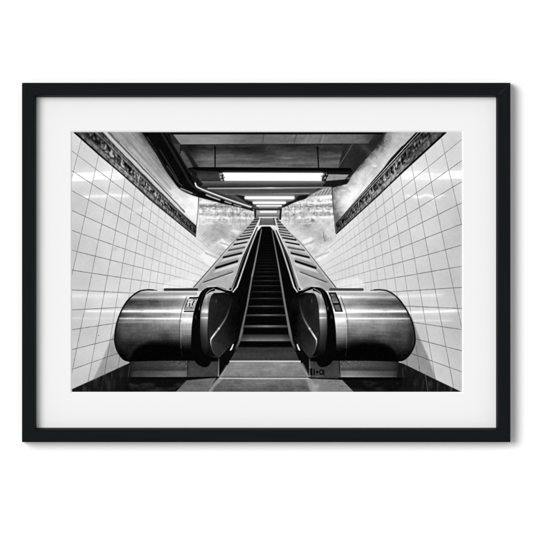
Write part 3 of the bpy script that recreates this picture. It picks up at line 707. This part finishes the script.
for pts in ([(261.5, 230), (253.6, 269.4), (252.2, 276)], [(272.0, 230), (279.2, 269.4), (280.2, 276), (284.6, 303), (290.2, 334)]):
    line(pts, [.9, 1.4, 1.7, 2.0, 2.3][:len(pts)], [118, 132, 126, 116, 116][:len(pts)], soft=.5)
# top landing
fill([(260.6, 217.6), (273.8, 217.6), (274.6, 225.2), (260, 225.2)], ygrad([(217.5, 150), (219.5, 112), (224, 96)]), soft=.4, reg=STEPS)
line([(259.2, 217.4), (276.6, 217.4)], 1.0, 235, soft=.35); 
line([(261, 218), (259.4, 225.4)], .8, 70); line([(273.6, 218), (275, 225.4)], .8, 70)
line(cr([(258.2, 229.6), (259.8, 226.6), (263, 225.9), (271, 225.9), (274.2, 226.6), (275.8, 229.6)]), 1.2, 238, soft=.4, reg=RAIL)
line([(275.2, 219), (278, 229)], 1.3, 228, soft=.4)

# comb plate and floor
fill([(72, 377.2), (460, 377.2), (470, 400), (60, 400)], lambda x, y: 17+34*np.clip(fbm(x*.09, y*.2, 190), 0, 1)*(1-np.clip((378-y)/2, 0, 1))+7*fbm(x, y, 191), alpha=lambda x, y: np.clip((x-112)/20, 0, 1)*np.clip((420-x)/20, 0, 1), reg=None)
fill([(132, 377.3), (402, 377.3), (404, 400), (118, 400)], lambda x, y: 15+90*np.clip(fbm(x*.09, y*.22, 190)+.02, 0, 1)*np.clip((y-379)/3, 0, 1)+7*fbm(x, y, 191), soft=.5, reg=FLOOR)
fill([(238.4, 344.6), (293, 344.6), (299.4, 361.2), (229.6, 361.2)], lambda x, y: np.interp(y, [344.6, 346.8, 348, 355, 361], [6, 18, 56, 70, 64])-9*(np.abs(((x-265.5)/(1+(y-345)*.018)) % 1.5-.75) < .3)*np.clip((y-347)/3, 0, 1)+14*fbm(x*.06, y*.6, 192)+12*fbm(x*.9, y*.5, 193), soft=.5, reg=STEPS)
fill([(240, 341.6), (291.4, 341.6), (292.4, 346.4), (238, 346.4)], 6, soft=.5)
for (m, md, right) in SIDES:
    fill(m([(239.6, 344), (236, 350.6), (231, 356.5), (226.6, 361.5), (219.3, 376), (219, 359), (226, 351), (238.6, 336)]), lambda x, y: 12+5*fbm(x*.4, y*.4, 194), soft=.5, reg=BALU)
    line(m(cr([(242.2, 330), (240.9, 336), (238.8, 342.5), (235.2, 350)])), 2.2, list(np.interp(np.arange(19), [0, 9, 14, 18], [112, 104, 88, 40])), soft=.6)
    line(m([(233.2, 344.5), (231.4, 348.8), (230.4, 350)]), [1, 1.6, 1.1], 252, soft=.4)
    line(m([(218.9, 359.5), (218.4, 376.4)]), .9, [90, 150], soft=.4)
def plate(x, y): return 30*fbm(x*.14, y*.22, 205)+np.interp(y, [361, 363, 368, 374, 378.4, 379.5, 384, 391], [150, 132, 134, 128, 112, 118, 104, 92])+24*fbm(x*.05, y*.7, 195)+20*fbm(x*.5, y*1.2, 196)-18*np.clip(np.abs(x-265)/45-.6, 0, 1)*(y > 379)
fill([(230.4, 361), (300, 361), (309.4, 378.4), (314.6, 394), (206, 394), (219, 377.4)], plate, soft=.5, reg=FLOOR)
fill([(205.5, 394), (216.6, 377.6), (186.5, 380.4), (173.8, 394)], lambda x, y: 104+26*fbm(x*.1, y*.4, 197)+16*fbm(x, y*1.3, 198)-np.interp(x, [174, 190], [0, 0]), soft=.5, reg=FLOOR)
fill([(313, 394), (310, 378.6), (342, 379.8), (356, 394)], lambda x, y: 124+26*fbm(x*.1, y*.4, 199)+18*fbm(x, y*1.3, 200), soft=.5, reg=FLOOR)
fill([(206, 394), (211, 385), (219, 377), (223, 378.5), (214, 388), (210.6, 394)], 158, soft=1.6, alpha=.7); fill([(311, 394), (307, 382), (305.6, 379), (310.5, 378.6), (314.5, 384), (318.5, 394)], 160, soft=1.6, alpha=.7)
line([(226.6, 366), (222.6, 373), (219.6, 377.4)], 1.6, 176, soft=1.0, alpha=.6); line([(302.5, 364), (306, 371), (309, 378)], 1.8, 180, soft=1.0, alpha=.65)
line([(229.8, 361.2), (264, 361.1), (300.2, 361.3)], 1.1, [205, 216, 226], soft=.35)
line([(219.6, 378.3), (264, 378.6), (309.6, 378.5)], .9, [205, 214, 206], soft=.35); line([(219, 377.1), (309, 377.2)], .6, 58, alpha=.6)
line([(232, 366.4), (298, 366.6)], .4, 112, alpha=.4); line([(228, 371.4), (302, 371.6)], .4, 112, alpha=.35)
line([(131, 377.9), (186, 378), (218.6, 377.2)], [1.2, 1.6, 1.2], 4); line([(308.8, 377.7), (342, 379), (401, 379.2)], [1.2, 1.3, 1.3], 4)
line([(312, 377.2), (338, 378)], .6, 118, alpha=.7)
spot(283, 365, 5, 1.6, 168, .5, 0); spot(246, 364, 6, 1.2, 156, .4); spot(317, 386.5, 2.5, 2, 190, .5)
for (x, y) in ((329, 381.6), (331.6, 381.2), (335, 381.4), (338, 381.8), (341, 386), (342.6, 385.6), (339, 390)): spot(x, y, .9, .35, 62, .7)

# emblem and number plate pressed into the right plinth
fill([(309.6, 368.6), (324.4, 368.8), (324.6, 375.2), (309.8, 375)], 62, soft=.4)
line([(311.3, 369.3), (311.6, 374.6)], 2.0, 8, soft=.5); line([(314, 369.6), (314.2, 374.6)], 1.3, 10, soft=.5); line([(315.6, 369.8), (315.8, 374.4)], .5, 100); line([(316.7, 372), (317.9, 372)], 2.0, 8, soft=.5); line([(312.8, 369.6), (312.9, 374.2)], .4, 96)
line([(318.6, 369.6), (318.8, 374.4)], .4, 112); line(cr([(321, 369.9), (322.6, 370.8), (322.8, 373.2), (321.2, 374.3), (319.8, 373.2), (319.8, 370.9), (321, 369.9)]), 1.1, 14, soft=.5); spot(321.4, 372, .6, .6, 104); line([(323.7, 370), (323.9, 374.6)], .9, 14, soft=.5)
line([(310, 376), (324, 376.2)], .5, 112, alpha=.7)

# notice beside the left newel
fill([(190.4, 297.2), (198.8, 297), (195.4, 304), (193.4, 312.4), (184, 312.2), (186.6, 304)], lambda x, y: 176+30*fbm(x*1.2, y*1.2, 210), soft=.4)
line([(189.8, 297.9), (198.6, 297.7)], 1.5, 12); line([(187.6, 301), (185.8, 305.6), (184.6, 309.4)], 1.0, [40, 60, 110], soft=.4)
line([(184.2, 311.5), (193.4, 311.4)], 1.0, 14); line([(193.6, 299.4), (196.6, 299.2)], .9, 96)
fill([(188.6, 300.2), (190.2, 299), (192.3, 301), (191.2, 302.6), (188, 303)], 226, soft=.4); line([(189.4, 301.2), (191, 301)], .7, 70)
line([(189.6, 303.6), (189.4, 305.8)], 1.0, 16); line([(194.2, 301), (192.6, 303.2), (192.2, 305)], 1.2, 24); line([(193, 301.2), (191.2, 304.4), (190.6, 306.6)], .6, 232); line([(187.4, 302.4), (188.6, 305)], .8, 222)
line([(186.6, 307.6), (190, 307.4), (194, 307.3)], .6, 80, alpha=.8); line([(186.2, 309), (193.6, 308.8)], .6, 84, alpha=.7); line([(190, 306.9), (191.4, 307.6)], .8, 60)
line([(195.6, 300), (194, 304.6)], .5, 215)
# two small panels beside the right newel
fill([(328.4, 292.4), (335.8, 292.5), (339.2, 300), (343, 311.8), (335.2, 311.8), (331.6, 300.6)], 18, soft=.35)
fill([(330.2, 294), (335, 294), (338.8, 303), (333.4, 303.2), (331.6, 298)], lambda x, y: 92+44*fbm(x*.8, y*.8, 211), soft=.35)
fill([(334.2, 305), (339.2, 304.8), (341.4, 310.8), (336, 310.8)], lambda x, y: 102+20*fbm(x, y, 212), soft=.35)
line([(333.4, 301.9), (338, 302.1)], .8, 170); spot(332.2, 295, .5, .5, 200); spot(332.8, 299.6, .7, .7, 165); spot(336.4, 300, .8, .8, 130)
line([(328.6, 292.4), (335.4, 292.4)], 1.0, 130, alpha=.6)
line([(336.8, 292.8), (340.2, 300), (343.8, 309), (345, 316)], .5, 225, alpha=.7)

# ---- tone finishing: film grain, crisper edges, dark line at the top trim ----
def blur(a, r):
    k = np.exp(-np.arange(-3*r, 3*r+1)**2/(2*r*r)); k /= k.sum()
    p = np.pad(a, ((3*r, 3*r), (0, 0)), 'edge'); a = sum(k[i]*p[i:i+a.shape[0]] for i in range(len(k)))
    p = np.pad(a, ((0, 0), (3*r, 3*r)), 'edge'); return sum(k[i]*p[:, i:i+a.shape[1]] for i in range(len(k)))
I += 0.10*(I-blur(I, 4))
gr = blur(rng.standard_normal(I.shape), 1); gr /= gr.std()
I += gr*1.6
I = np.where(I < 127, I-8*np.sin(2*np.pi*I/255), I)
I = np.clip(I, 2, 252)

# ------------------------------------------------------------------
# lay the ink on the sheet: one flat piece per printed subject
# ------------------------------------------------------------------
def lin(v):
    v = v/255.0
    return np.where(v <= .04045, v/12.92, ((v+.055)/1.055)**2.4)
ALB = (lin(I)/INK_GAIN).astype(np.float32)
kf = (CAM_D-5.2*MM)/CAM_D
off = INV.translation
VX = ((GX-CX)*MM*kf+off[0]).astype(np.float32); VZ = ((CY-GY)*MM*kf+off[2]).astype(np.float32)
VY = np.float32(-5.2*MM+off[1])
SPLIT = {'printed_ceiling': [(CEIL, 0)], 'printed_beam': [(BEAM, 0)], 'printed_pipe': [(PIPE, 0)], 'printed_floor': [(FLOOR, 0)], 'printed_stairs': [(STEPS, 0)], 'printed_lamp': [(LAMP, 0)],
         'printed_lamp_housing': [(HOUSING, 0)], 'printed_tile_wall': [(TILES, -1), (TILES, 1)], 'printed_mosaic_frieze': [(FRIEZE, -1), (FRIEZE, 1)], 'printed_plaster': [(PLASTER, -1), (PLASTER, 1)], 'printed_handrail': [(RAIL, -1), (RAIL, 1)],
         'printed_steel_drum': [(DRUM, -1), (DRUM, 1)], 'printed_side_deck': [(SIDE, -1), (SIDE, 1)], 'printed_balustrade': [(BALU, -1), (BALU, 1)], 'printed_skirting': [(SKIRT, -1), (SKIRT, 1)], 'printed_plinth': [(PLINTH, -1), (PLINTH, 1)]}
LBL = {'printed_stairs': 'dark steps of the escalator in the photograph', 'printed_lamp': 'glowing white ceiling tubes in the photograph'}
FR = REG[:-1, :-1]
FXC = GX[:-1, :-1]+.5/S
idx = np.arange((W+1)*(H+1)).reshape(H+1, W+1)
quad = np.stack([idx[1:, :-1], idx[1:, 1:], idx[:-1, 1:], idx[:-1, :-1]], -1)
def components(M):
    """label the connected patches of a mask from its row runs"""
    par = []; runs = []; prev = []
    def find(a):
        while par[a] != a: par[a] = par[par[a]]; a = par[a]
        return a
    for yy in range(M.shape[0]):
        row = np.concatenate(([0], M[yy].astype(np.int8), [0])); dd = np.diff(row)
        cur = []
        for a, b in zip(np.where(dd == 1)[0], np.where(dd == -1)[0]):
            i = len(par); par.append(i); runs.append((yy, a, b)); cur.append((a, b, i))
            for (pa, pb, pi) in prev:
                if pa < b and a < pb: par[find(pi)] = find(i)
        prev = cur
    out = {}
    for i, rn in enumerate(runs): out.setdefault(find(i), []).append(rn)
    return list(out.values())
KEY = FR.astype(int)
for name, sel in SPLIT.items():
    for (r, sd) in sel:
        if sd > 0: KEY[(FR == r) & (FXC >= 266.3)] = r+100
MINA = 330
for _ in range(3):                              # specks join the patch beside them
    for k in np.unique(KEY):
        for c in components(KEY == k):
            if sum(b-a for (_y, a, b) in c) < MINA:
                yy, a, b = c[0]
                nk = KEY[yy-1, a] if yy > 0 else (KEY[yy, a-1] if a > 0 else KEY[yy, min(b, KEY.shape[1]-1)])
                for (yy, a, b) in c: KEY[yy, a:b] = nk
for name, sel in SPLIT.items():
    for (r, sd, comp) in [(r_, sd_, c_) for (r_, sd_) in sel for c_ in components(KEY == (r_+100 if sd_ > 0 else r_))]:
        msk = np.zeros(KEY.shape, bool)
        for (yy, a, b) in comp: msk[yy, a:b] = True
        q = quad[msk]
        if len(q) == 0: continue
        used, inv = np.unique(q.ravel(), return_inverse=True)
        co = np.empty((len(used), 3), np.float32)
        co[:, 0] = VX.ravel()[used]; co[:, 1] = VY; co[:, 2] = VZ.ravel()[used]
        me = bpy.data.meshes.new(name)
        me.vertices.add(len(used)); me.vertices.foreach_set('co', co.ravel())
        me.loops.add(len(q)*4); me.loops.foreach_set('vertex_index', inv.astype(np.int32).ravel())
        me.polygons.add(len(q)); me.polygons.foreach_set('loop_start', np.arange(0, len(q)*4, 4, dtype=np.int32))
        me.update(calc_edges=True)
        ca = me.color_attributes.new('ink', 'FLOAT_COLOR', 'POINT')
        col = np.ones((len(used), 4), np.float32); a = ALB.ravel()[used]
        col[:, 0] = a; col[:, 1] = a; col[:, 2] = a
        ca.data.foreach_set('color', col.ravel())
        o = link(name, me, M_INK, photo)
        if name in LBL: o['label'] = LBL[name]

# ------------------------------------------------------------------
# light: one soft lamp from the upper left, even room light
# ------------------------------------------------------------------
w = bpy.data.worlds.new('World'); bpy.context.scene.world = w; w.use_nodes = True
bg = w.node_tree.nodes['Background']
bg.inputs['Color'].default_value = (1, 1, 1, 1); bg.inputs['Strength'].default_value = 0.50
sl = bpy.data.lights.new('window_light', 'SUN'); sl.energy = 2.75; sl.angle = math.radians(34); sl.color = (1, 1, 1)
so = bpy.data.objects.new('window_light', sl); C.objects.link(so)
from mathutils import Vector
d = Vector((0.63, 1.0, -0.28))
so.rotation_euler = d.to_track_quat('-Z', 'Y').to_euler(); so.location = (-1.5, -2, 1)

# ------------------------------------------------------------------
# camera: long lens, square on
# ------------------------------------------------------------------
cd = bpy.data.cameras.new('camera'); cam = bpy.data.objects.new('camera', cd); C.objects.link(cam)
cam.location = (0, -CAM_D, 0); cam.rotation_euler = (math.radians(90), 0, 0)
cd.sensor_width = 36; cd.lens = 36*CAM_D/(533*MM); cd.clip_end = 100
sc = bpy.context.scene; sc.camera = cam
sc.view_settings.view_transform = 'Standard'; sc.view_settings.look = 'None'
sc.view_settings.exposure = 0; sc.view_settings.gamma = 1
sc.render.resolution_x = 1024; sc.render.resolution_y = 1024
